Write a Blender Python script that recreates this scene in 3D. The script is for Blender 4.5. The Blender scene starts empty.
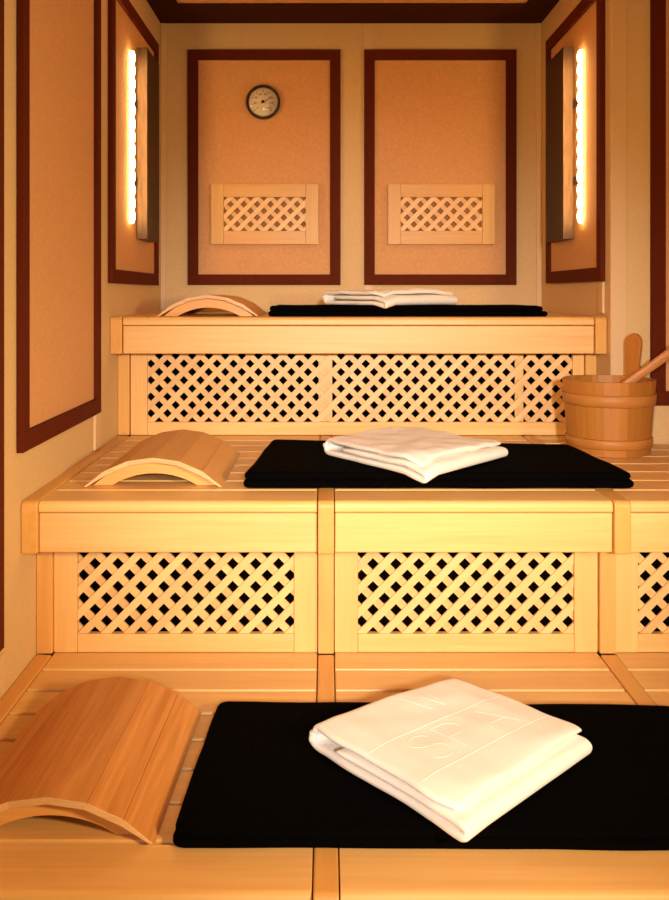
import bpy, bmesh, math, random
from mathutils import Vector, Matrix, noise
from mathutils.bvhtree import BVHTree
random.seed(7)
S = bpy.context.scene
C = S.collection
PI = math.pi

# ------------------------------------------------------------------ camera, world, light, exposure
CAMZ = 1.316
cd = bpy.data.cameras.new('camera'); cam = bpy.data.objects.new('camera', cd); C.objects.link(cam)
cam.location = (0, 0, CAMZ); cam.rotation_euler = (PI/2, 0, 0)
cd.sensor_fit = 'VERTICAL'; cd.sensor_height = 36; cd.lens = 36      # 900 px focal length on 900 px
cd.shift_y = -156/900; cd.shift_x = 8.5/900; cd.clip_start = 0.02
S.camera = cam
w = bpy.data.worlds.new('world'); S.world = w; w.use_nodes = True
w.node_tree.nodes['Background'].inputs[0].default_value = (1, .6, .3, 1)
w.node_tree.nodes['Background'].inputs[1].default_value = 0.02
S.view_settings.view_transform = 'Standard'; S.view_settings.look = 'None'
S.view_settings.gamma = 1; S.view_settings.use_curve_mapping = False
S.view_settings.exposure = 0.0
def area(name, loc, target, size, power, col, spread=180):
    d = bpy.data.lights.new(name, 'AREA'); d.shape = 'DISK'; d.size = size; d.energy = power; d.color = col
    d.spread = math.radians(spread)
    o = bpy.data.objects.new(name, d); C.objects.link(o); o.location = loc
    o.rotation_euler = (Vector(target)-Vector(loc)).to_track_quat('-Z', 'Y').to_euler()
    return o
def spot(name, loc, target, power, col, cone, blend, size):
    d = bpy.data.lights.new(name, 'SPOT'); d.energy = power; d.color = col; d.spot_size = math.radians(cone); d.spot_blend = blend; d.shadow_soft_size = size
    o = bpy.data.objects.new(name, d); C.objects.link(o); o.location = loc
    o.rotation_euler = (Vector(target)-Vector(loc)).to_track_quat('-Z', 'Y').to_euler()
    return o
AMBER = (1, .56, .20)
PALE = (1, .98, .93)
area('warm_fill_light', (-0.45, -1.15, 1.62), (1.20, 2.96, 1.25), .26, 7.5, AMBER, 56)  # amber fill added out of view to brighten the facing right wall
area('warm_fill_light', (1.40, .0, 1.45), (-.80, 2.05, 1.0), .26, 14, (1, .66, .32), 78)  # unseen warm fill, added to lift the left wall and its headrests
spot('spotlight', (.22, -.95, 1.60), (.20, 2.6, .875), 382, PALE, 39, 1.0, .07)

# ------------------------------------------------------------------ materials
def nodes(name):
    m = bpy.data.materials.new(name); m.use_nodes = True
    nt = m.node_tree; return m, nt, nt.nodes['Principled BSDF']
def N(nt, t, **kw):
    n = nt.nodes.new(t)
    for k, v in kw.items(): setattr(n, k, v)
    return n
def wood(name, c1, c2, axis='x', rough=.42, var=.16, grain=1.0, bump=.06, spec=.5, fine=1.0, angle=0):
    """c1/c2 light and dark grain; axis = direction the grain runs"""
    m, nt, b = nodes(name); L = nt.links.new
    tc = N(nt, 'ShaderNodeTexCoord'); geo = N(nt, 'ShaderNodeNewGeometry'); oi = N(nt, 'ShaderNodeObjectInfo')
    add = N(nt, 'ShaderNodeMath', operation='ADD'); L(geo.outputs['Random Per Island'], add.inputs[0]); L(oi.outputs['Random'], add.inputs[1])
    mul = N(nt, 'ShaderNodeMath', operation='MULTIPLY'); L(add.outputs[0], mul.inputs[0]); mul.inputs[1].default_value = 37.3
    off = N(nt, 'ShaderNodeCombineXYZ')
    for i in range(3): L(mul.outputs[0], off.inputs[i])
    rot = N(nt, 'ShaderNodeMapping'); L(tc.outputs['Object'], rot.inputs['Vector']); rot.inputs['Rotation'].default_value = (0, angle, 0)
    va = N(nt, 'ShaderNodeVectorMath', operation='ADD'); L(rot.outputs[0], va.inputs[0]); L(off.outputs[0], va.inputs[1])
    sc = {'x': (1.2, 26, 26), 'y': (26, 1.2, 26), 'z': (26, 26, 1.2)}[axis]
    mp = N(nt, 'ShaderNodeMapping'); L(va.outputs[0], mp.inputs['Vector']); mp.inputs['Scale'].default_value = [s*fine for s in sc]
    n1 = N(nt, 'ShaderNodeTexNoise'); L(mp.outputs[0], n1.inputs['Vector']); n1.inputs['Scale'].default_value = 1.0
    n1.inputs['Detail'].default_value = 3; n1.inputs['Roughness'].default_value = .6; n1.inputs['Distortion'].default_value = .8
    mp2 = N(nt, 'ShaderNodeMapping'); L(va.outputs[0], mp2.inputs['Vector'])
    mp2.inputs['Scale'].default_value = [s*5*fine if s > 2 else s*4*fine for s in sc]
    n2 = N(nt, 'ShaderNodeTexNoise'); L(mp2.outputs[0], n2.inputs['Vector']); n2.inputs['Scale'].default_value = 1.0; n2.inputs['Detail'].default_value = 2
    mx = N(nt, 'ShaderNodeMix', data_type='FLOAT'); mx.inputs[0].default_value = .35
    L(n1.outputs[0], mx.inputs[2]); L(n2.outputs[0], mx.inputs[3])
    rp = N(nt, 'ShaderNodeValToRGB'); L(mx.outputs[0], rp.inputs[0])
    k = .22/grain
    rp.color_ramp.elements[0].position = .5-k; rp.color_ramp.elements[1].position = .5+k
    rp.color_ramp.elements[0].color = (*c2, 1); rp.color_ramp.elements[1].color = (*c1, 1)
    hsv = N(nt, 'ShaderNodeHueSaturation'); L(rp.outputs[0], hsv.inputs['Color'])
    mr = N(nt, 'ShaderNodeMapRange'); L(geo.outputs['Random Per Island'], mr.inputs[0])
    mr.inputs[3].default_value = 1-var; mr.inputs[4].default_value = 1+var*.6; L(mr.outputs[0], hsv.inputs['Value'])
    mr2 = N(nt, 'ShaderNodeMapRange'); L(oi.outputs['Random'], mr2.inputs[0]); mr2.inputs[3].default_value = .497; mr2.inputs[4].default_value = .503
    L(mr2.outputs[0], hsv.inputs['Hue'])
    L(hsv.outputs[0], b.inputs['Base Color'])
    b.inputs['Roughness'].default_value = rough; b.inputs['Specular IOR Level'].default_value = spec
    bp = N(nt, 'ShaderNodeBump'); bp.inputs['Strength'].default_value = bump; bp.inputs['Distance'].default_value = .004
    L(mx.outputs[0], bp.inputs['Height']); L(bp.outputs[0], b.inputs['Normal'])
    return m
def textured(name, c1, c2, scale=60, bump=.15, rough=.8, stretch=(1, 1, 1), dist=.003, sheen=0, spec=.3, big=0):
    m, nt, b = nodes(name); L = nt.links.new
    tc = N(nt, 'ShaderNodeTexCoord'); mp = N(nt, 'ShaderNodeMapping'); L(tc.outputs['Object'], mp.inputs['Vector'])
    mp.inputs['Scale'].default_value = stretch
    n = N(nt, 'ShaderNodeTexNoise'); L(mp.outputs[0], n.inputs['Vector']); n.inputs['Scale'].default_value = scale; n.inputs['Detail'].default_value = 4
    rp = N(nt, 'ShaderNodeValToRGB'); L(n.outputs[0], rp.inputs[0])
    rp.color_ramp.elements[0].position = .35; rp.color_ramp.elements[1].position = .65
    rp.color_ramp.elements[0].color = (*c2, 1); rp.color_ramp.elements[1].color = (*c1, 1)
    L(rp.outputs[0], b.inputs['Base Color'])
    b.inputs['Roughness'].default_value = rough; b.inputs['Specular IOR Level'].default_value = spec
    if sheen: b.inputs['Sheen Weight'].default_value = sheen
    bp = N(nt, 'ShaderNodeBump'); bp.inputs['Strength'].default_value = bump; bp.inputs['Distance'].default_value = dist
    L(n.outputs[0], bp.inputs['Height']); L(bp.outputs[0], b.inputs['Normal'])
    return m
def plain(name, c, rough=.5, metal=0, emit=None, strength=0, spec=.5):
    m, nt, b = nodes(name)
    b.inputs['Base Color'].default_value = (*c, 1); b.inputs['Roughness'].default_value = rough; b.inputs['Metallic'].default_value = metal
    b.inputs['Specular IOR Level'].default_value = spec
    if emit: b.inputs['Emission Color'].default_value = (*emit, 1); b.inputs['Emission Strength'].default_value = strength
    return m
B1, B2 = (.90, .585, .235), (.81, .485, .165)
M = {}
M['bench_x'] = wood('pale_bench_wood_lengthwise', B1, B2, 'x', var=.10, grain=1.5)
M['bench_y'] = wood('honey_runner_wood', (.80, .455, .13), (.70, .36, .09), 'y', var=.10)
M['bench_z'] = wood('honey_post_wood', (.83, .49, .16), (.73, .39, .105), 'z', var=.08)
M['stile'] = wood('pale_stile_wood', B1, B2, 'z', var=.06)
M['lat_a'] = wood('lattice_wood_rising', (.92, .635, .30), (.83, .53, .22), 'x', var=.14, angle=PI/4, bump=.03)
M['lat_b'] = wood('lattice_wood_falling', (.90, .60, .27), (.80, .49, .19), 'x', var=.14, angle=-PI/4, bump=.03)
M['vent_z'] = wood('golden_vent_wood_upright', (.78, .47, .16), (.68, .38, .11), 'z', var=.06)
M['vent_x'] = wood('golden_vent_wood_lengthwise', (.78, .47, .16), (.68, .38, .11), 'x', var=.06)
M['rest_top'] = wood('red_brown_headrest_boards', (.74, .35, .095), (.56, .22, .045), 'y', var=.16, grain=1.8, rough=.5)
M['rest_top_pale'] = wood('tan_headrest_boards', (.74, .40, .13), (.66, .32, .09), 'y', var=.08, rough=.5)
M['rest_rib'] = wood('pale_headrest_rib', (.84, .48, .17), (.74, .38, .11), 'x', var=.06)
M['rest_end'] = wood('sawn_board_ends', (.86, .60, .33), (.70, .42, .18), 'x', var=.12, fine=4)
M['bucket'] = wood('bucket_stave_wood', (.51, .21, .036), (.43, .16, .024), 'z', var=.18, rough=.5)
M['hoop'] = wood('bucket_hoop_wood', (.53, .23, .05), (.46, .18, .035), 'x', var=.04, rough=.5)
M['ladle'] = wood('ladle_wood', (.62, .28, .08), (.52, .21, .055), 'x', var=.05)
M['mahog'] = wood('dark_mahogany_stain', (.13, .020, .005), (.09, .013, .003), 'z', rough=.75, var=.1, grain=.6, bump=.03, spec=.12)
M['crown'] = wood('dark_ceiling_frame_stain', (.05, .008, .004), (.035, .006, .003), 'x', rough=.75, var=.1, grain=.6, bump=.03, spec=.12)
M['wall'] = textured('cream_woodchip_wallpaper', (.74, .56, .31), (.69, .51, .27), 170, .35, .75)
M['strip'] = plain('cream_painted_moulding', (.74, .54, .31), .5)
M['panel'] = textured('peach_textured_wall_fabric', (.72, .415, .20), (.66, .365, .17), 120, .4, .8)
M['ceil'] = textured('peach_ceiling_panel', (.72, .415, .20), (.66, .365, .17), 120, .3, .8)
M['floor'] = textured('dark_stone_floor', (.22, .14, .09), (.16, .10, .06), 9, .1, .4)
M['vent_back'] = plain('vent_opening_shade_brown', (.40, .19, .08), .9)  # brown stands for the shade inside the grille openings
M['void'] = plain('black_cavity_shade', (.004, .003, .002), 1.0, spec=0)  # black stands in for the dark hollow under the benches
M['black'] = textured('black_terry_cloth', (.0022, .0019, .0017), (.0010, .0009, .0008), 500, .5, 1.0, spec=.02)
M['white'] = textured('white_terry_cloth', (.96, .94, .90), (.93, .91, .86), 700, .22, 1.0, dist=.0012, sheen=.1, spec=.1)
M['metal'] = textured('brushed_dark_steel', (.13, .085, .06), (.085, .055, .038), 14, .05, .5, stretch=(8, 8, 1), spec=.5)
M['metal'].node_tree.nodes['Principled BSDF'].inputs['Metallic'].default_value = .6
M['dark_in'] = plain('dark_brown_lamp_face', (.03, .011, .005), .4, 0, spec=.3)
M['led'] = plain('lit_warm_led', (1, .8, .5), .5, 0, (1, .58, .20), 52)
M['ledbar'] = plain('lit_led_carrier', (1, .8, .5), .5, 0, (1, .58, .20), 7)
M['dial'] = plain('ivory_dial_face', (.95, .87, .72), .5)
M['ink'] = plain('brown_dial_print', (.16, .06, .03), .6)
M['rim'] = plain('dark_brown_dial_rim', (.035, .012, .008), .3)
g, nt, b = nodes('dial_glass')
tr = N(nt, 'ShaderNodeBsdfTransparent'); gl = N(nt, 'ShaderNodeBsdfGlossy'); gl.inputs['Roughness'].default_value = .03; fr = N(nt, 'ShaderNodeFresnel'); ms = N(nt, 'ShaderNodeMixShader')
nt.links.new(fr.outputs[0], ms.inputs[0]); nt.links.new(tr.outputs[0], ms.inputs[1]); nt.links.new(gl.outputs[0], ms.inputs[2]); nt.links.new(ms.outputs[0], nt.nodes['Material Output'].inputs[0])
M['glass'] = g

# ------------------------------------------------------------------ mesh helpers
def new(): return bmesh.new()
def bx(bm, x0, x1, y0, y1, z0, z1, mi=0):
    v = [bm.verts.new((x, y, z)) for x in (x0, x1) for y in (y0, y1) for z in (z0, z1)]
    for f in ((0,1,3,2), (4,6,7,5), (0,4,5,1), (2,3,7,6), (0,2,6,4), (1,5,7,3)):
        bm.faces.new([v[i] for i in f]).material_index = mi
def prism(bm, pts, fn0, fn1, mi=0):
    """closed outline pts placed by fn0 and fn1 (start and end caps)"""
    a = [bm.verts.new(fn0(p)) for p in pts]; c = [bm.verts.new(fn1(p)) for p in pts]; n = len(pts)
    bm.faces.new(a).material_index = mi; bm.faces.new(c[::-1]).material_index = mi
    for i in range(n): bm.faces.new((a[i], c[i], c[(i+1) % n], a[(i+1) % n])).material_index = mi
def lathe(bm, prof, c=(0,0,0), n=48, mi=0, a0=0, a1=2*PI, closed=True):
    rings = []
    full = abs(a1-a0-2*PI) < 1e-6
    m = n if full else n+1
    for k in range(m):
        a = a0+(a1-a0)*k/n
        rings.append([bm.verts.new((c[0]+r*math.cos(a), c[1]+r*math.sin(a), c[2]+z)) for r, z in prof])
    P = len(prof); q = P if closed else P-1
    for k in range(n):
        r0, r1 = rings[k], rings[(k+1) % m]
        for j in range(q): bm.faces.new((r0[j], r1[j], r1[(j+1) % P], r0[(j+1) % P])).material_index = mi
    if not full and closed:
        bm.faces.new(rings[0]); bm.faces.new(rings[-1][::-1])
def tag(o, label=None, cat=None, group=None, kind=None):
    if label: o['label'] = label
    if cat: o['category'] = cat
    if group: o['group'] = group
    if kind: o['kind'] = kind
    return o
def wl(o):
    v = Vector(o.location)
    while o.parent: o = o.parent; v += o.location
    return v
def thing(name, label, cat, loc, group=None):
    o = bpy.data.objects.new(name, None); C.objects.link(o); o.location = loc; o.empty_display_size = .1
    return tag(o, label, cat, group)
def obj(name, bm, mats, parent=None, bevel=0, seg=2, smooth=False, origin=None):
    """links bm (in world coordinates) as ONE mesh object; children keep their parent's origin"""
    bmesh.ops.recalc_face_normals(bm, faces=bm.faces)
    if parent: off = wl(parent)
    elif origin: off = Vector(origin)
    else:
        xs = [v.co for v in bm.verts]
        off = Vector(((min(c.x for c in xs)+max(c.x for c in xs))/2, (min(c.y for c in xs)+max(c.y for c in xs))/2, min(c.z for c in xs)))
    bmesh.ops.translate(bm, verts=bm.verts, vec=-off)
    me = bpy.data.meshes.new(name); bm.to_mesh(me); bm.free()
    for m in (mats if isinstance(mats, (list, tuple)) else [mats]): me.materials.append(M[m])
    o = bpy.data.objects.new(name, me); C.objects.link(o)
    if parent: o.parent = parent
    else: o.location = off
    if smooth:
        for p in me.polygons: p.use_smooth = True
    if bevel:
        md = o.modifiers.new('bevel', 'BEVEL'); md.width = bevel; md.segments = seg; md.limit_method = 'ANGLE'; md.angle_limit = math.radians(35)
        md.harden_normals = False
    return o
def box(name, x0, x1, y0, y1, z0, z1, mat, parent=None, bevel=0):
    bm = new(); bx(bm, x0, x1, y0, y1, z0, z1); return obj(name, bm, mat, parent, bevel)
def struct(name, x0, x1, y0, y1, z0, z1, mat, bevel=0):
    return tag(box(name, x0, x1, y0, y1, z0, z1, mat, None, bevel), kind='structure')

# ------------------------------------------------------------------ room
XL, XA, XR, YB, YF, YN, ZC = -.72, .937, 1.62, 3.915, 2.965, -1.4, 2.501
struct('floor', XL-.1, XR+.1, YN-.1, YB+.1, -.1, 0, 'floor')
struct('ceiling', XL-.1, XR+.1, YN-.1, YB+.1, ZC, ZC+.1, 'ceil')
struct('wall_left', XL-.1, XL, YN-.1, YB+.1, 0, ZC, 'wall')
struct('wall_back', XL, XA, YB, YB+.1, 0, ZC, 'wall')
struct('wall_right_back', XA, XR, YF, YB+.1, 0, ZC, 'wall')
struct('wall_right', XR, XR+.1, YN, YF, 0, ZC, 'wall')
struct('wall_front', XL, XR+.1, YN-.1, YN, 0, ZC, 'wall')
# dark frame on the ceiling
ZT = 2.493
struct('trim_1', XL+.001, XA-.001, 3.665, YB-.001, ZT, ZC-.001, 'crown')
struct('trim_2', XL+.001, XL+.117, YN+.1, 3.664, ZT, ZC-.001, 'crown')
struct('trim_3', XA-.123, XA-.001, YF-.24, 3.664, ZT, ZC-.001, 'crown')
struct('trim_4', XA, XR-.001, YF-.24, YF-.001, ZT, ZC-.001, 'crown')
# cream mouldings
struct('trim_5', XL+.001, XL+.024, YB-.012, YB-.0005, 1.25, ZT-.001, 'strip', .003)
struct('trim_6', XA-.024, XA-.001, YB-.012, YB-.0005, 1.25, ZT-.001, 'strip', .003)
struct('trim_7', .163, .204, YB-.005, YB-.0005, 1.25, ZT-.001, 'strip', .002)
struct('trim_8', XL+.0005, XL+.010, 2.775, 2.845, .832, .944, 'strip', .003)
struct('trim_9', XA-.010, XA-.0005, 3.02, 3.065, 1.25, 1.357, 'strip', .003)
struct('trim_10', XA+.001, XA+.053, YF-.006, YF-.0005, .832, ZT-.001, 'strip', .002)
struct('trim_11', XL+.0005, XL+.004, 1.985, 2.01, .43, .516, 'strip', .001)

# ------------------------------------------------------------------ framed wall panels
PG = 'mahogany framed panels on the walls'
def frame_bm(u0, u1, z0, z1, wd, th, put):
    """picture-frame ring; put(u, n, z) -> world, n = height off the wall"""
    bm = new()
    for (a0, a1, b0, b1) in ((u0, u1, z0, z0+wd), (u0, u1, z1-wd, z1), (u0, u0+wd, z0+wd, z1-wd), (u1-wd, u1, z0+wd, z1-wd)):
        vs = [bm.verts.new(put(u, n, z)) for u in (a0, a1) for n in (.0, th) for z in (b0, b1)]
        for f in ((0,1,3,2), (4,6,7,5), (0,4,5,1), (2,3,7,6), (0,2,6,4), (1,5,7,3)): bm.faces.new([vs[i] for i in f])
    return bm
def wall_panel(u0, u1, z0, z1, put, label, th=.016, wd=.047):
    base = put((u0+u1)/2, 0, z0)
    t = thing('framed_wall_panel', label, 'wall panel', base, PG); t['kind'] = 'thing'
    obj('frame', frame_bm(u0, u1, z0, z1, wd, th, put), 'mahog', t, .0015)
    bm = new(); vs = [bm.verts.new(put(u, n, z)) for u in (u0+wd*.8, u1-wd*.8) for n in (.0, .004) for z in (z0+wd*.8, z1-wd*.8)]
    for f in ((0,1,3,2), (4,6,7,5), (0,4,5,1), (2,3,7,6), (0,2,6,4), (1,5,7,3)): bm.faces.new([vs[i] for i in f])
    obj('inset_panel', bm, 'panel', t)
    return t
pb = lambda u, n, z: (u, YB-.001-n, z)
pl = lambda u, n, z: (XL+.001+n, u, z)
pr = lambda u, n, z: (XA-.001-n, u, z)
pf = lambda u, n, z: (u, YF-.001-n, z)
K = YB/900
wall_panel((188-326)*K, (340.5-326)*K, 1.355, 2.377, pb, 'mahogany framed peach panel on the back wall behind the round dial gauge', .012, .046)
wall_panel((364-326)*K, (516-326)*K, 1.355, 2.377, pb, 'mahogany framed peach panel on the back wall right of the one with the gauge', .012, .046)
wall_panel(2.966, 3.789, 1.352, 2.366, pl, 'mahogany framed peach panel behind the left wall lamp')
wall_panel(3.017, 3.772, 1.36, 2.374, pr, 'mahogany framed peach panel behind the right wall lamp')
wall_panel(2.090, 2.817, .946, 2.385, pl, 'tall mahogany framed peach panel on the left wall above the middle bench')
wall_panel(1.16, 1.968, .543, 2.385, pl, 'mahogany framed panel at the left edge of the photo, only its far frame bar seen')
wall_panel(1.067, 1.57, .95, 2.385, pf, 'mahogany framed peach panel cut by the right edge of the photo, behind the bucket')

# ------------------------------------------------------------------ lattice
def clip(poly, nx, nz, d):
    """keep nx*x+nz*z <= d"""
    out = []
    for i in range(len(poly)):
        a, c = poly[i], poly[(i+1) % len(poly)]
        da, dc = nx*a[0]+nz*a[1]-d, nx*c[0]+nz*c[1]-d
        if da <= 0: out.append(a)
        if (da < 0 < dc) or (dc < 0 < da):
            t = da/(da-dc); out.append((a[0]+t*(c[0]-a[0]), a[1]+t*(c[1]-a[1])))
    return out
def lattice_bm(x0, x1, z0, z1, y, pitch=.0407, wd=.0190, th=.006, phase=0):
    bm = new(); r = math.sqrt(.5)
    for layer, sgn in ((0, 1), (1, -1)):
        ya = y+layer*(th+.0004); yb_ = ya+th
        nx, nz = -r*sgn, r                       # normal of the slat direction (1, sgn)
        k0 = -60
        cx, cz = x0+phase, z0
        for k in range(-80, 120):
            d = nx*cx+nz*cz+k*pitch
            p = [(x0, z0), (x1, z0), (x1, z1), (x0, z1)]
            p = clip(p, nx, nz, d+wd/2)
            if len(p) < 3: continue
            p = clip(p, -nx, -nz, -(d-wd/2))
            if len(p) < 3: continue
            q = [p[0]]
            for v in p[1:]:
                if math.hypot(v[0]-q[-1][0], v[1]-q[-1][1]) > 1e-4: q.append(v)
            if math.hypot(q[0][0]-q[-1][0], q[0][1]-q[-1][1]) < 1e-4: q.pop()
            ar = abs(sum(q[i][0]*q[(i+1) % len(q)][1]-q[(i+1) % len(q)][0]*q[i][1] for i in range(len(q))))/2 if len(q) > 2 else 0
            if ar < 2e-5: continue
            prism(bm, q, lambda v: (v[0], ya, v[1]), lambda v: (v[0], yb_, v[1]), layer)
    return bm

# ------------------------------------------------------------------ benches
SG = 'slatted sauna benches'
def nose_profile(y0, y1, z0, z1, r, n=6):
    """section in (y,z): rounded top front corner (front = y0)"""
    p = [(y0, z0+.003), (y0, z1-r)]
    for i in range(1, n): a = PI/2*i/n; p.append((y0+r-r*math.cos(a), z1-r+r*math.sin(a)))
    p += [(y0+r, z1), (y1-.003, z1), (y1, z1-.003), (y1, z0), (y0+.003, z0)]
    return p
def bench(x0, x1, yf, yb, zt, zlow, label, liners=(), pitch=.1085, lx=None, phase=0, first=.137):
    t = thing('sauna_bench', label, 'bench', ((x0+x1)/2, (yf+yb)/2, zlow), SG)
    bm = new(); prism(bm, nose_profile(yf+.008, yf+first-.004, zt-.0265, zt, .013), lambda p: (x0, p[0], p[1]), lambda p: (x1, p[0], p[1]))
    obj('front_board', bm, 'bench_x', t, .0012)
    bm = new(); y = yf+first+.006; n = max(1, round((yb-y)/pitch)); st = (yb-y)/n
    for i in range(n): bx(bm, x0, x1, y+i*st, y+(i+1)*st-.0095, zt-.024, zt-.0005)
    obj('seat_slats', bm, 'bench_x', t, .003)
    box('fascia', x0, x1, yf+.011, yf+.032, zt-.1215, zt-.0283, 'bench_x', t, .003)
    # closed riser under the front
    yr = yf+.127
    zr1 = zt-.028
    lx0, lx1 = lx or (x0+.058, x1-.058)
    zo = zlow+.046
    bm = new()
    bm.free()
    box('riser_stile', x0, lx0, yr, yr+.022, zlow+.001, zr1, 'stile', t, .0015); box('riser_stile', lx1, x1, yr, yr+.022, zlow+.001, zr1, 'stile', t, .0015)
    box('riser_rail', lx0+.0005, lx1-.0005, yr+.0015, yr+.022, zlow+.001, zo, 'bench_x', t, .0015)
    obj('lattice', lattice_bm(lx0+.0005, lx1-.0005, zo+.0005, zr1-.01, yr+.006, phase=phase), ['lat_a', 'lat_b'], t)
    if liners:
        for (a, c) in liners: box('backing_post', a, c, yr+.022, yr+.034, zo-.02, zr1-.005, 'stile', t, .001)
    box('shade_backing', lx0-.02, lx1+.02, yr+.062, yr+.066, zlow+.004, zr1-.01, 'void', t)  # black sheet added so the lattice openings stay dark
    return t
def runner(xc, yf, yb, zt, zlow, label, wd=.0385, post=True):
    """divider: runner along the seat that turns down over the front, with a post under it"""
    x0, x1 = xc-wd/2, xc+wd/2
    t = thing('divider_beam', label, 'beam', (xc, yf+.12, zlow), 'beams between the bench sections'); t['kind'] = 'thing'
    z1 = zt+.002; r = .014; p = [(yf, zt-.122), (yf, z1-r)]
    for i in range(1, 6): a = PI/2*i/6; p.append((yf+r-r*math.cos(a), z1-r+r*math.sin(a)))
    p += [(yf+r, z1), (yb, z1), (yb, zt-.035), (yf+.05, zt-.035), (yf+.05, zt-.122)]
    bm = new(); prism(bm, p, lambda q: (x0, q[0], q[1]), lambda q: (x1, q[0], q[1]))
    obj('runner', bm, 'bench_y', t, .003)
    if post: box('post', x0, x1, yf+.114, yf+.15, zlow+.003, zt-.0355, 'bench_z', t, .0015)
    return t
H1, H2, H3 = .42, .825, 1.238
Y1, Y2, Y3 = 1.335, 2.120, 2.996
g1 = .0015
def mods(): return ((-.6995+.02, -.0215), (.0215, .6785), (.7215, XR-.004))
places = ('left', 'middle', 'right')
for (x0, x1), nm in zip(mods(), ('left section of the lowest bench under the largest headrest view',
                                 'middle section of the lowest bench under the big folded white towel',
                                 'right section of the lowest bench under the end of the black towel')):
    bench(x0, x1, Y1, Y2+.1445, H1, 0.0, 'pale wood '+nm)
for (x0, x1), nm, ph in zip(mods(), ('left section of the middle bench carrying a headrest',
                                 'middle section of the middle bench carrying a folded white towel',
                                 'right section of the middle bench carrying the wooden bucket'), (.012, .008, .02)):
    t_ = bench(x0, x1, Y2, (Y3+.1445) if x0 < .7 else (YF-.004), H2, H1, 'pale wood '+nm, phase=ph)
bm = new(); bx(bm, .7215, XA-.0015, YF+.0055, YF+.085, H2-.024, H2-.0005); bx(bm, .7215, XA-.0015, YF+.0945, Y3+.135, H2-.024, H2-.0005)
obj('seat_slats', bm, 'bench_x', t_, .003)
bench(-.678, .8955, Y3, YB-.004, H3, H2, 'pale wood top bench running the width of the back wall',
      liners=((-.026, .022), (.66, .69)), lx=(-.6205, .8565), phase=.01)
for xc, s in ((-.6998, 'against the left wall'), (0, 'in the middle under the black towel'), (.70, 'right of centre under the black towel end')):
    runner(xc, Y1, Y2+.112, H1, 0.0, 'honey wood beam across the lowest bench, '+s)
for xc, s in ((-.6998, 'against the left wall'), (0, 'in the middle with its post below'), (.70, 'right of the middle section')):
    runner(xc, Y2, (Y3+.112) if xc < .6 else YF-.004 if xc > .9 else Y3+.112, H2, H1, 'honey wood beam across the middle bench, '+s)
runner(-.6998, Y3, YB-.004, H3, H2, 'honey wood end beam of the top bench at the left wall')
runner(.9165, Y3, YB-.004, H3, H2, 'honey wood end beam of the top bench at its right end', wd=.0375)

# ------------------------------------------------------------------ vent grilles on the back wall
def vent(u0, u1, z0, z1, label):
    t = thing('vent_grille', label, 'vent grille', ((u0+u1)/2, YB, z0), 'wooden vent grilles on the back wall')
    y0, y1 = YB-.034, YB-.0065; s = .0545
    box('stile', u0, u0+s, y0, y1, z0, z1, 'vent_z', t, .0015); box('stile', u1-s, u1, y0, y1, z0, z1, 'vent_z', t, .0015)
    box('rail', u0+s+.0003, u1-s-.0003, y0+.001, y1, z0, z0+.058, 'vent_x', t, .0015); box('rail', u0+s+.0003, u1-s-.0003, y0+.001, y1, z1-.056, z1, 'vent_x', t, .0015)
    obj('lattice', lattice_bm(u0+s+.0005, u1-s-.0005, z0+.0585, z1-.0565, y0+.007), ['lat_a', 'lat_b'], t)
    box('shade_backing', u0+s, u1-s, y1-.005, y1-.002, z0+.05, z1-.05, 'vent_back', t)  # added behind the grille, shade of the openings put into its brown
vz0, vz1 = CAMZ+(294-244.5)*K*.995, CAMZ+(294-185)*K
vent((211-326)*K*.992, (318.5-326)*K*.992, vz0, vz1, 'pale wooden lattice vent grille under the round dial gauge')
vent((388-326)*K*.992, (495-326)*K*.992, vz0, vz1, 'pale wooden lattice vent grille in the right back panel')

# ------------------------------------------------------------------ dial gauge
gx, gz, gr = (263-326)*K*.993, CAMZ+(294-101.5)*K*.993, .0745
t = thing('dial_thermometer', 'round sauna thermometer with ivory dial and dark rim on the left back panel', 'thermometer', (gx, YB-.0065, gz))
def disc_y(bm, prof, cx, cz, y, n=48, closed=True, mi=0):
    rings = [[bm.verts.new((cx+r*math.cos(2*PI*k/n), y-h, cz+r*math.sin(2*PI*k/n))) for r, h in prof] for k in range(n)]
    P = len(prof)
    for k in range(n):
        a, c = rings[k], rings[(k+1) % n]
        for j in range(P if closed else P-1): bm.faces.new((a[j], c[j], c[(j+1) % P], a[(j+1) % P])).material_index = mi
    return rings
bm = new(); disc_y(bm, [(gr, 0), (gr, .018), (gr-.003, .022), (gr-.007, .022), (gr-.009, .018), (gr-.009, 0)], gx, gz, YB-.0065)
obj('rim', bm, 'rim', t, smooth=True)
bm = new(); r = disc_y(bm, [(gr-.0095, 0), (gr-.0095, .009)], gx, gz, YB-.0066, closed=False)
bm.faces.new([q[1] for q in r]); bm.faces.new([q[0] for q in r])
dial = obj('dial', bm, 'dial', t)
bm = new(); yd = YB-.0066-.0092
for k in range(25):
    a = math.radians(225-270*k/24); l0 = .049 if k % 3 else .044; hw = .0006 if k % 3 else .0011
    d = Vector((math.cos(a), math.sin(a))); nn = Vector((-d.y, d.x))
    q = [d*l0+nn*hw, d*.0545+nn*hw, d*.0545-nn*hw, d*l0-nn*hw]
    prism(bm, [(gx+v.x, gz+v.y) for v in q], lambda v: (v[0], yd, v[1]), lambda v: (v[0], yd-.0004, v[1]))
obj('scale_marks', bm, 'ink', dial)
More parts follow.
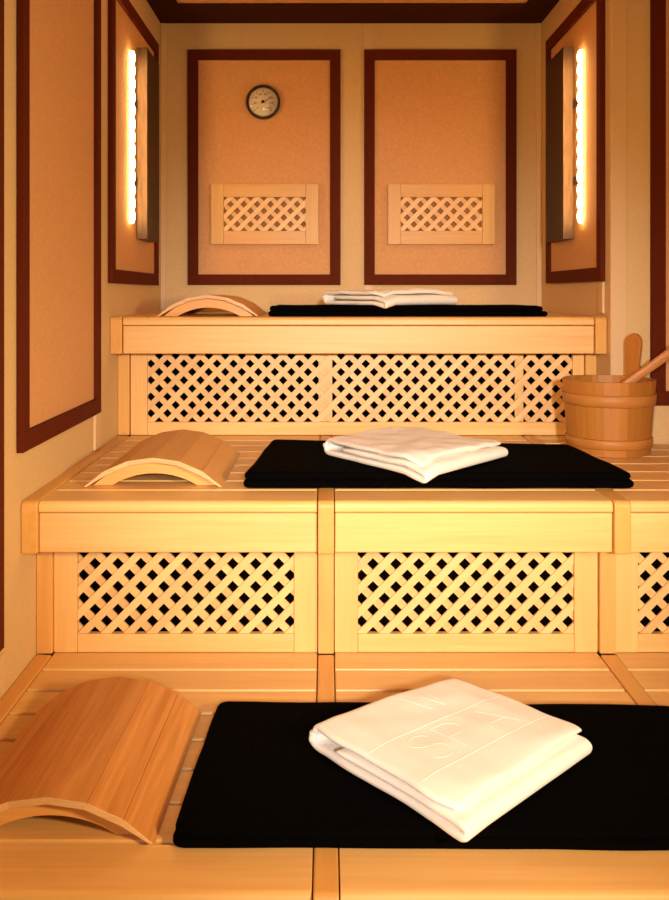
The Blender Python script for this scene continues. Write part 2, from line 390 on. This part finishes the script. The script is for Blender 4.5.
# numerals of the scale, too small in the photo to be read for certain
for k, s in enumerate(('0', '20', '40', '60', '80', '100', '120', '140')):
    a = math.radians(225-270*k/7); cu = bpy.data.curves.new('n', 'FONT'); cu.body = s; cu.size = .014; cu.align_x = 'CENTER'; cu.align_y = 'CENTER'; cu.extrude = .0002
    tmp = bpy.data.objects.new('n', cu); C.objects.link(tmp); bpy.context.view_layer.update()
    me = bpy.data.meshes.new_from_object(tmp.evaluated_get(bpy.context.evaluated_depsgraph_get())); bpy.data.objects.remove(tmp)
    b2 = new(); b2.from_mesh(me)
    for v in b2.verts: v.co = Vector((gx+.036*math.cos(a)+v.co.x, yd-.0003-v.co.z, gz+.036*math.sin(a)+v.co.y))
    if k == 0: allb = new()
    b2.to_mesh(me); b2.free(); allb.from_mesh(me)
obj('numerals', allb, 'ink', dial)
bm = new(); a = math.radians(28); d = Vector((math.cos(a), math.sin(a))); nn = Vector((-d.y, d.x))
prism(bm, [(gx+v.x, gz+v.y) for v in (d*-.012+nn*.002, d*.045+nn*.0006, d*.045-nn*.0006, d*-.012-nn*.002)], lambda v: (v[0], yd-.002, v[1]), lambda v: (v[0], yd-.003, v[1]))
disc_y(bm, [(.0001, 0), (.0065, .014), (.006, .004), (.0001, .004)], gx, gz, yd-.0005, 20)
obj('pointer', bm, 'ink', t)
bm = new(); R = .22; pr_ = [(max(1e-4, (gr-.0095)*i/8), .0155+math.sqrt(R*R-((gr-.0095)*i/8)**2)-math.sqrt(R*R-(gr-.0095)**2)) for i in range(8, -1, -1)]
disc_y(bm, pr_+[(q[0], q[1]-.0015) for q in pr_[::-1]], gx, gz, YB-.0066)
obj('glass_cover', bm, 'glass', t, smooth=True)

# ------------------------------------------------------------------ wall lamps
def wall_lamp(side, label):
    xw = XL+.0055 if side < 0 else XA-.0055; s = -side       # s: direction into the room
    ya, yb_ = (3.385, 3.63) if side < 0 else (3.375, 3.64); z0, z1 = 1.523, 2.243; p = .042
    X = lambda d: xw+s*d
    t = thing('wall_lamp', label, 'wall lamp', (xw, (ya+yb_)/2, z0), 'metal wall lamps')
    def b(name, d0, d1, y0, y1, za, zb, mat, par=t, bev=.001):
        return box(name, min(X(d0), X(d1)), max(X(d0), X(d1)), y0, y1, za, zb, mat, par, bev)
    bm = new()
    for (d0, d1, y0, y1, za, zb) in ((.003, p, ya, ya+.003, z0, z1), (.003, p, yb_-.003, yb_, z0, z1), (.003, p, ya+.003, yb_-.003, z0, z0+.003), (.003, p, ya+.003, yb_-.003, z1-.003, z1), (p-.003, p, ya+.003, ya+.008, z0+.003, z1-.003)):
        bx(bm, min(X(d0), X(d1)), max(X(d0), X(d1)), y0, y1, za, zb)
    obj('metal_shade', bm, 'metal', t, .0006)
    b('face_plate', p-.004, p-.001, ya+.0085, yb_-.0035, z0+.004, z1-.004, 'dark_in')
    cr = b('light_bar', .0005, .004, ya-.115, ya-.095, z0+.05, z1-.04, 'ledbar')
    b('mounting_arm', .0005, .006, ya-.0945, ya-.0005, z0+.2, z0+.23, 'metal'); b('mounting_arm', .0005, .006, ya-.0945, ya-.0005, z1-.23, z1-.2, 'metal')
    n = 13; tmpl = None
    for k in range(n):
        z = z0+.075+(z1-z0-.14)*k/(n-1)
        if tmpl is None:
            bm = new(); bmesh.ops.create_icosphere(bm, subdivisions=2, radius=1)
            for v in bm.verts: v.co = Vector((X(.009)+v.co.x*.010, ya-.105+v.co.y*.0125, z+v.co.z*.025))
            tmpl = obj('led', bm, 'led', t, smooth=True); z_0 = z
        else:
            c = tmpl.copy(); C.objects.link(c); c.parent = t; c.location = (0, 0, z-z_0)
wall_lamp(-1, 'narrow metal wall lamp with glowing edge on the left alcove wall')
wall_lamp(1, 'narrow metal wall lamp with glowing edge on the right alcove wall')

# ------------------------------------------------------------------ curved headrests
def headrest(xc, y0, y1, zb, rot, label, top, hw=.177, sag=.0755, nb=6, th=.0125):
    R = (hw*hw+sag*sag)/(2*sag); A = math.asin(hw/R); cz = sag-R
    P = lambda r, a: (r*math.sin(a), cz+r*math.cos(a))
    t = thing('curved_headrest', label, 'headrest', (xc, (y0+y1)/2, zb), 'curved wooden headrests')
    yc = (y0+y1)/2; L = (y1-y0)/2
    W = lambda u, y, z: (xc+u, yc+y, zb+z)
    bm = new()
    for i in range(nb):
        a0 = -A+2*A*i/nb; a1 = -A+2*A*(i+1)/nb; g = .0003/R
        o0, o1 = P(R, a0+g), P(R, a1-g); m = (a0+a1)/2; n = Vector((math.sin(m), math.cos(m)))*th
        q = [o0, o1, (o1[0]-n.x, max(o1[1]-n.y, .0006)), (o0[0]-n.x, max(o0[1]-n.y, .0006))]
        q = [(u, max(z, .0006)) for u, z in q]
        k0 = len(bm.faces)
        prism(bm, q, lambda v: W(v[0], -L, v[1]), lambda v: W(v[0], L, v[1]))
        bm.faces.ensure_lookup_table(); bm.faces[k0].material_index = 1; bm.faces[k0+1].material_index = 1
    obj('curved_boards', bm, [top, 'rest_end'], t, .0012)
    # arched ribs, flat feet, hollow under the arch
    for yr in (-L+.026, L-.046):
        pts = []
        for i in range(nb+1):
            a = -A+2*A*i/nb; m = a; r = (R-th-.0005)*1.0
            u, z = r*math.sin(a), cz+r*math.cos(a)
            if z > .001: pts.append((u, z))
        def hit(side):
            r = R-th-.0006; a = math.acos(max(-1, min(1, (0.0006-cz)/r))); return (side*r*math.sin(a), .0006)
        pts = [hit(-1)]+[p for p in pts if abs(p[0]) < hit(1)[0]-.004]+[hit(1)]
        ih, isg = hw*.615, sag*.40; r2 = (ih*ih+isg*isg)/(2*isg); A2 = math.asin(ih/r2)
        inner = [(r2*math.sin(A2-2*A2*i/14), isg-r2+r2*math.cos(A2-2*A2*i/14)+.0006) for i in range(15)]
        # quads between outer and inner outlines
        bm = new(); n = 28
        def samp(pl, n):
            ds = [0]
            for i in range(1, len(pl)): ds.append(ds[-1]+math.dist(pl[i], pl[i-1]))
            out = []
            for k in range(n+1):
                s = ds[-1]*k/n; j = 0
                while j < len(pl)-2 and ds[j+1] < s: j += 1
                f = (s-ds[j])/max(1e-9, ds[j+1]-ds[j]); out.append((pl[j][0]+(pl[j+1][0]-pl[j][0])*f, pl[j][1]+(pl[j+1][1]-pl[j][1])*f))
            return out
        o_ = samp(pts, n); i_ = samp(inner[::-1], n)
        f0 = [[bm.verts.new(W(*((p[0], yr+d, p[1])))) for p in ln] for d in (0, .02) for ln in (o_, i_)]
        for k in range(n):
            bm.faces.new((f0[0][k], f0[0][k+1], f0[1][k+1], f0[1][k])); bm.faces.new((f0[2][k], f0[3][k], f0[3][k+1], f0[2][k+1]))
            bm.faces.new((f0[0][k], f0[2][k], f0[2][k+1], f0[0][k+1])); bm.faces.new((f0[1][k], f0[1][k+1], f0[3][k+1], f0[3][k]))
        bm.faces.new((f0[0][0], f0[1][0], f0[3][0], f0[2][0])); bm.faces.new((f0[0][n], f0[2][n], f0[3][n], f0[1][n]))
        obj('arched_rib', bm, 'rest_rib', t)
    t.rotation_euler = (0, 0, rot)
    return t
headrest(-.449, 1.468, 1.932, H1, math.radians(-1.6), 'large red-brown curved headrest on the lowest bench, nearest the camera', 'rest_top')
headrest(-.440, 2.285, 2.765, H2, 0, 'curved wooden headrest on the middle bench beside the left wall', 'rest_top_pale')
headrest(-.410, 3.12, 3.59, H3, 0, 'curved wooden headrest on the top bench under the back wall', 'rest_top_pale')

# ------------------------------------------------------------------ black towels
def sheet(bm, cor, z0, t, rc, seed, amp=.0016, nu=90, nv=44):
    """soft slab on four plan corners (front-left, front-right, back-right, back-left)"""
    FL, FR, BR, BL = [Vector((c[0], c[1], 0)) for c in cor]
    W = ((FR-FL).length+(BR-BL).length)/2/2; D = ((BL-FL).length+(BR-FR).length)/2/2
    def co(n, h, r):
        out = []; k = 7
        for i in range(k): out.append(-h+r*(1-math.cos(PI/2*i/k)))
        m = n-2*k
        for i in range(m+1): out.append(-h+r+(2*h-2*r)*i/m)
        for i in range(k-1, -1, -1): out.append(h-r*(1-math.cos(PI/2*i/k)))
        return out
    re = t*.55
    us, vs = co(nu, W, re), co(nv, D, re)
    def edge(u, v):
        return min(W-abs(u), D-abs(v))
    def put(u, v, top):
        e = max(0, edge(u, v)); h = t/2*(math.sqrt(max(0, 1-(1-min(e/re, 1))**2)))
        x, y = u, v; ax, ay = abs(u)-(W-rc), abs(v)-(D-rc)
        if ax > 0 and ay > 0:
            m, l = max(ax, ay), math.hypot(ax, ay)
            x = math.copysign(W-rc+ax*m/l, u); y = math.copysign(D-rc+ay*m/l, v)
        a, b_ = (x/W+1)/2, (y/D+1)/2
        p = FL.lerp(FR, a).lerp(BL.lerp(BR, a), b_)
        nz = noise.noise(Vector((p.x*7+seed, p.y*7, seed*3.1)))
        p.x += .004*noise.noise(Vector((p.y*9, seed, 5+p.x*2))); p.y += .005*noise.noise(Vector((p.x*6, seed+9, 0)))
        p.z = z0+t/2+(h+amp*nz*(h/(t/2)) if top else -h)
        return p
    T = [[bm.verts.new(put(u, v, True)) for v in vs] for u in us]
    nU, nV = len(us), len(vs)
    Bt = [[T[i][j] if i in (0, nU-1) or j in (0, nV-1) else bm.verts.new(put(us[i], vs[j], False)) for j in range(nV)] for i in range(nU)]
    for i in range(nU-1):
        for j in range(nV-1):
            bm.faces.new((T[i][j], T[i+1][j], T[i+1][j+1], T[i][j+1]))
            f = (Bt[i][j], Bt[i][j+1], Bt[i+1][j+1], Bt[i+1][j])
            if len(set(f)) == 4 and not (i in (0, nU-2) and j in (0, nV-2) and False):
                try: bm.faces.new(f)
                except ValueError: pass
def black_towel(cor, z, t, seed, label, inset=.008):
    bm = new(); h = t*.52
    sheet(bm, cor, z+.0006, h, .022, seed)
    c = [(cor[0][0]+inset*.3, cor[0][1]+inset*.5), (cor[1][0]-inset*2, cor[1][1]+inset*.4), (cor[2][0]-inset*3, cor[2][1]-inset), (cor[3][0]+inset*.3, cor[3][1]-inset*.5)]
    sheet(bm, c, z+.0006+h*.90, h, .022, seed+4, .002)
    tag(obj('black_towel', bm, 'black', None, smooth=True), label, 'towel', 'folded black towels')
TB = {}
black_towel([(-.250, 1.450), (.735, 1.440), (.742, 1.895), (-.230, 1.915)], H1, .034, 1.3, 'long black towel spread on the lowest bench, nearest the camera', .003)
black_towel([(-.209, 2.262), (.778, 2.262), (.735, 2.70), (-.168, 2.79)], H2, .042, 5.1, 'long black towel folded on the middle bench between headrest and bucket', .002)
black_towel([(-.20, 3.10), (.77, 3.10), (.76, 3.56), (-.19, 3.56)], H3, .036, 8.7, 'long black towel on the top bench under the back wall')

# ------------------------------------------------------------------ white folded towels
def spline(pts, n):
    out = []
    P = [pts[0]]+pts+[pts[-1]]
    for i in range(1, len(P)-2):
        for k in range(n):
            s = k/n; a, b_, c, d = P[i-1], P[i], P[i+1], P[i+2]
            out.append(tuple(.5*(2*b_[j]+(c[j]-a[j])*s+(2*a[j]-5*b_[j]+4*c[j]-d[j])*s*s+(3*b_[j]-a[j]-3*c[j]+d[j])*s**3) for j in range(2)))
    out.append(pts[-1]); return out
def white_towel(tip, right, back, left, z, T, seed, label, wr=.003, sag=0, text=False):
    """folded spiral section in (b, z), swept along a from the tip-left side to the right-back side"""
    tip, right, back, left = [Vector((*p, 0)) for p in (tip, right, back, left)]
    tl = T*.27; z1, z2, z3 = tl*.52, T*.49, T-tl*.5
    Wd = ((left-tip).length+(back-right).length)/2
    path = [(.80, z2), (.5, z2), (.2, z2), (.06, z2), (.028, z2-.003), (.018, (z1+z2)/2), (.030, z1+.002), (.08, z1), (.3, z1), (.6, z1), (.85, z1), (.955, z1+.001),
            (.982, z1+.35*(z3-z1)), (.982, z1+.65*(z3-z1)), (.955, z3-.002), (.88, z3), (.65, z3), (.4, z3), (.2, z3-.0005), (.13, z3-.001), (.09, z3-.003), (.075, z3-.006)]
    cl = spline([(p[0]*Wd, p[1]) for p in path], 7)
    n = len(cl); nrm = []
    for i in range(n):
        a, c = cl[max(0, i-1)], cl[min(n-1, i+1)]; dx, dz = c[0]-a[0], c[1]-a[1]; l = math.hypot(dx, dz) or 1
        nrm.append((-dz/l, dx/l))
    La = (right-tip).length
    m = 46; ts = []
    for k in range(m+1):
        s = k/m; ts.append(s)
    ts = [0, .004, .010, .018]+[.03+.94*k/m for k in range(m+1)]+[.982, .990, .996, 1]
    bm = new(); rows = []
    for a in ts:
        e = min(a, 1-a)*La/(tl*.5); th = tl*.5*math.sqrt(max(.03, 1-(1-min(e, 1))**2))
        row = []
        for side in (1, -1):
            for i in range(n):
                ee = min(i, n-1-i); kk = math.sqrt(max(.05, 1-(1-min(ee/4, 1))**2))
                bb = cl[i][0]+nrm[i][0]*th*side*kk; zz = cl[i][1]+nrm[i][1]*th*side*kk
                # inner layers end a bit short of the outer one at the open side
                lay = cl[i][1]/T
                aa = a
                b1 = bb/Wd
                if b1 < .24 and lay > .6: aa = a+.075*((.24-b1)/.24)**2*(1-a)**4
                elif b1 > .8 and lay > .6: aa = a+.02*((b1-.8)/.2)**2*(1-a)**3
                p = tip.lerp(right, aa).lerp(left.lerp(back, aa), b1)
                q = Vector((p.x*6, p.y*6, seed)); q2 = Vector((p.x*17, p.y*17, seed+3+lay*3))
                hh = max(0, zz)/T
                dz = wr*(noise.noise(q)*1.3+.7*noise.noise(q2))*hh
                # long creases beside the fold
                dz += wr*.55*math.sin((aa*1.3+b1*2.4)*9+seed)*hh*max(0, noise.noise(q*.7))
                ov = .006*noise.noise(Vector((b1*5, lay*4, seed+aa*3)))*(1 if e < 6 else .3)
                d_ = (right-tip).normalized(); p = p+d_*ov
                # layers bunch together towards the corners
                cr = (1-min(1, a*La/.05))*.10+(1-min(1, (1-a)*La/.06))*.12
                zf = zz*(1-cr*hh)+dz
                zf -= sag*max(0, .15-a)*max(0, .2-b1)/.03
                row.append(bm.verts.new((p.x, p.y, z+.0008+max(-.02 if sag else 0, zf))))
        rows.append(row)
    N2 = 2*n
    order = list(range(n))+list(range(2*n-1, n-1, -1))
    for k in range(len(rows)-1):
        for j in range(N2):
            a, c = order[j], order[(j+1) % N2]
            bm.faces.new((rows[k][a], rows[k][c], rows[k+1][c], rows[k+1][a]))
    for r in (rows[0], rows[-1]):
        for i in range(n-1): bm.faces.new((r[i], r[i+1], r[n+i+1], r[n+i]))
    bvh = None
    if text:
        bmesh.ops.recalc_face_normals(bm, faces=bm.faces); bvh = BVHTree.FromBMesh(bm)
    o = obj('white_towel', bm, 'white', None, smooth=True)
    tag(o, label, 'towel', 'folded white towels')
    if text:
        def place(a, b_, h):
            p = tip.lerp(right, a).lerp(left.lerp(back, a), b_)
            hit = bvh.ray_cast(Vector((p.x, p.y, z+.2)), Vector((0, 0, -1)))
            return Vector((p.x, p.y, (hit[0].z if hit[0] else z+T)+h))
        def relief(name, b2):
            obj(name, b2, 'white', o, smooth=True)
        b2 = new()
        for bl in (.27, .60):                              # woven border lines
            prev = None
            for k in range(61):
                a = .03+.94*k/60
                vs = [b2.verts.new(place(a, bl+d, h)) for d, h in ((-.006, -.0006), (-.002, .0006), (.002, .0006), (.006, -.0006))]
                if prev:
                    for j in range(3): b2.faces.new((prev[j], prev[j+1], vs[j+1], vs[j]))
                prev = vs
        relief('woven_border', b2)
        def ribbon(b2, pts, wdt=.0016):
            prev = None; P = []
            for i in range(len(pts)-1):
                s = max(1, int(math.dist(pts[i], pts[i+1])/.012))
                P += [(pts[i][0]+(pts[i+1][0]-pts[i][0])*k/s, pts[i][1]+(pts[i+1][1]-pts[i][1])*k/s) for k in range(s)]
            P.append(pts[-1])
            for i, p in enumerate(P):
                a, c = P[max(0, i-1)], P[min(len(P)-1, i+1)]; d = Vector((c[0]-a[0], c[1]-a[1])); d = d.normalized() if d.length else Vector((1, 0)); nn = Vector((-d.y, d.x))
                vs = [b2.verts.new(place(p[0]+nn.x*q, p[1]+nn.y*q, h)) for q, h in ((-.008, -.0006), (-.003, .0006), (.003, .0006), (.008, -.0006))]
                if prev:
                    for j in range(3): b2.faces.new((prev[j], prev[j+1], vs[j+1], vs[j]))
                prev = vs
        def arc(cx, cy, rx, ry, a0, a1, n=14): return [(cx+rx*math.cos(math.radians(a0+(a1-a0)*k/n)), cy+ry*math.sin(math.radians(a0+(a1-a0)*k/n))) for k in range(n+1)]
        b2 = new()
        # SPA between the borders, reading along a with the letter tops towards the left edge (b up)
        x = .20; ribbon(b2, arc(x+.07, .50, .07, .055, 20, 270)+arc(x+.07, .385, .07, .06, 90, -160))
        x = .40; ribbon(b2, [(x, .32), (x, .56)]); ribbon(b2, [(x, .56), (x+.07, .56)]+arc(x+.07, .50, .065, .06, 90, -90)+[(x, .44)])
        x = .62; ribbon(b2, [(x, .32), (x+.09, .56), (x+.18, .32)]); ribbon(b2, [(x+.035, .40), (x+.145, .40)])
        # second line near the left edge
        x = .52; ribbon(b2, [(x, .90), (x+.045, .70), (x+.09, .86), (x+.135, .70), (x+.18, .90)])
        relief('woven_lettering', b2)
    return o
white_towel((.219, 1.398), (.496, 1.672), (.266, 1.915), (-.034, 1.70), H1+.0365, .056, 2.2, 'large folded white towel with woven lettering on the lowest bench, nearest the camera', .0032, .003, True)
white_towel((.242, 2.150), (.500, 2.455), (.25, 2.72), (-.010, 2.51), H2+.044, .053, 9.4, 'folded white towel in the middle of the middle bench', .0065, .014)
white_towel((.205, 3.05), (.49, 3.32), (.29, 3.54), (-.015, 3.36), H3+.038, .056, 4.4, 'folded white towel on the top bench, farthest from the camera', .005, .016)

# ------------------------------------------------------------------ bucket and ladle
bxc, byc, rb, rt, bh = .884, 2.815, .1235, .1405, .226
t = thing('sauna_bucket', 'round wooden stave bucket at the right end of the middle bench', 'bucket', (bxc, byc, H2))
ns = 12
lug = 1
bm = new()
for k in range(ns):
    a0 = 2*PI*(k)/ns+.12; a1 = 2*PI*(k+1)/ns+.12-.0015
    prof = lambda th: [(rb, .001), (rt, bh), (rt-.012, bh), (rb-.012, .001)]
    rings = []
    for j in range(4):
        a = a0+(a1-a0)*j/3
        rings.append([bm.verts.new((bxc+r*math.cos(a), byc+r*math.sin(a), H2+z)) for r, z in prof(0)])
    for j in range(3):
        for q in range(4): bm.faces.new((rings[j][q], rings[j+1][q], rings[j+1][(q+1) % 4], rings[j][(q+1) % 4]))
    bm.faces.new(rings[0]); bm.faces.new(rings[3][::-1])
obj('staves', bm, 'bucket', t)
bm = new(); lathe(bm, [(.0005, .012), (rb-.0125, .012), (rb-.0125, .024), (.0005, .024)], (bxc, byc, H2), 40)
obj('bottom', bm, 'bucket', t)
def hoop(z0, z1):
    bm = new(); r = lambda z: rb+(rt-rb)*z/bh+.0008
    lathe(bm, [(r(z0), z0), (r(z0)+.003, z0+.002), (r(z1)+.003, (z0+z1)/2), (r(z1)+.003, z1-.002), (r(z1), z1)], (bxc, byc, H2), 64)
    obj('hoop', bm, 'hoop', t, smooth=True)
hoop(.150, .186); hoop(.022, .052)
# tall lug that carries on one stave
ang = math.atan2(.075, .105); u = Vector((-math.sin(ang), math.cos(ang), 0)); o_ = Vector((math.cos(ang), math.sin(ang), 0))
pts = [(-.0245, .05), (.0245, .05), (.023, bh+.02), (.0265, .29)]+[(.030*math.cos(math.radians(q)), .335+.030*math.sin(math.radians(q))) for q in range(0, 181, 20)]+[(-.0265, .29), (-.023, bh+.02)]
bm = new(); cc = Vector((bxc, byc, H2))
rr = lambda z: (rb+(rt-rb)*z/bh)-.0135
prism(bm, pts, lambda p: cc+o_*rr(p[1])+u*p[0]*.98+Vector((0, 0, p[1])), lambda p: cc+o_*(rr(p[1])-.013)+u*p[0]*.98+Vector((0, 0, p[1])))
obj('handle_lug', bm, 'bucket', t, .003)
# ladle: bowl inside the bucket, handle leaning out over the rim
t = thing('wooden_ladle', 'wooden ladle standing in the bucket, its handle sticking out to the right', 'ladle', (bxc, byc-.02, H2+.026))
bm = new(); lathe(bm, [(.0005, .0), (.03, .0), (.036, .01), (.04, .045), (.036, .045), (.031, .012), (.0005, .006)], (bxc-.01, byc-.03, H2+.0265), 28)
obj('bowl', bm, 'ladle', t, smooth=True)
p0 = Vector((bxc-.015, byc-.03, H2+.075)); d = Vector((.19, -.02, .142)).normalized(); p1 = Vector((.992, 2.79, 1.080))
p0 = p1-d*.10; pe = p1+d*.36
side = d.cross(Vector((0, -1, 0))).normalized(); up = Vector((0, -1, 0)); up = (up-d*up.dot(d)).normalized()
bm = new(); stations = [(p0-d*.035, .012, .008), (p0, .014, .008), (p1, .0135, .0085), (p1+d*.15, .016, .0085), (pe-d*.02, .019, .0085), (pe, .012, .007)]
prev = None
for (c, a, b_) in stations:
    ring = [bm.verts.new(c+side*a*math.copysign(abs(math.cos(q))**.7, math.cos(q))+up*b_*math.copysign(abs(math.sin(q))**.7, math.sin(q))) for q in [2*PI*i/16 for i in range(16)]]
    if prev:
        for i in range(16): bm.faces.new((prev[i], prev[(i+1) % 16], ring[(i+1) % 16], ring[i]))
    else: bm.faces.new(ring)
    prev = ring
bm.faces.new(prev[::-1])
obj('handle', bm, 'ladle', t, smooth=True)
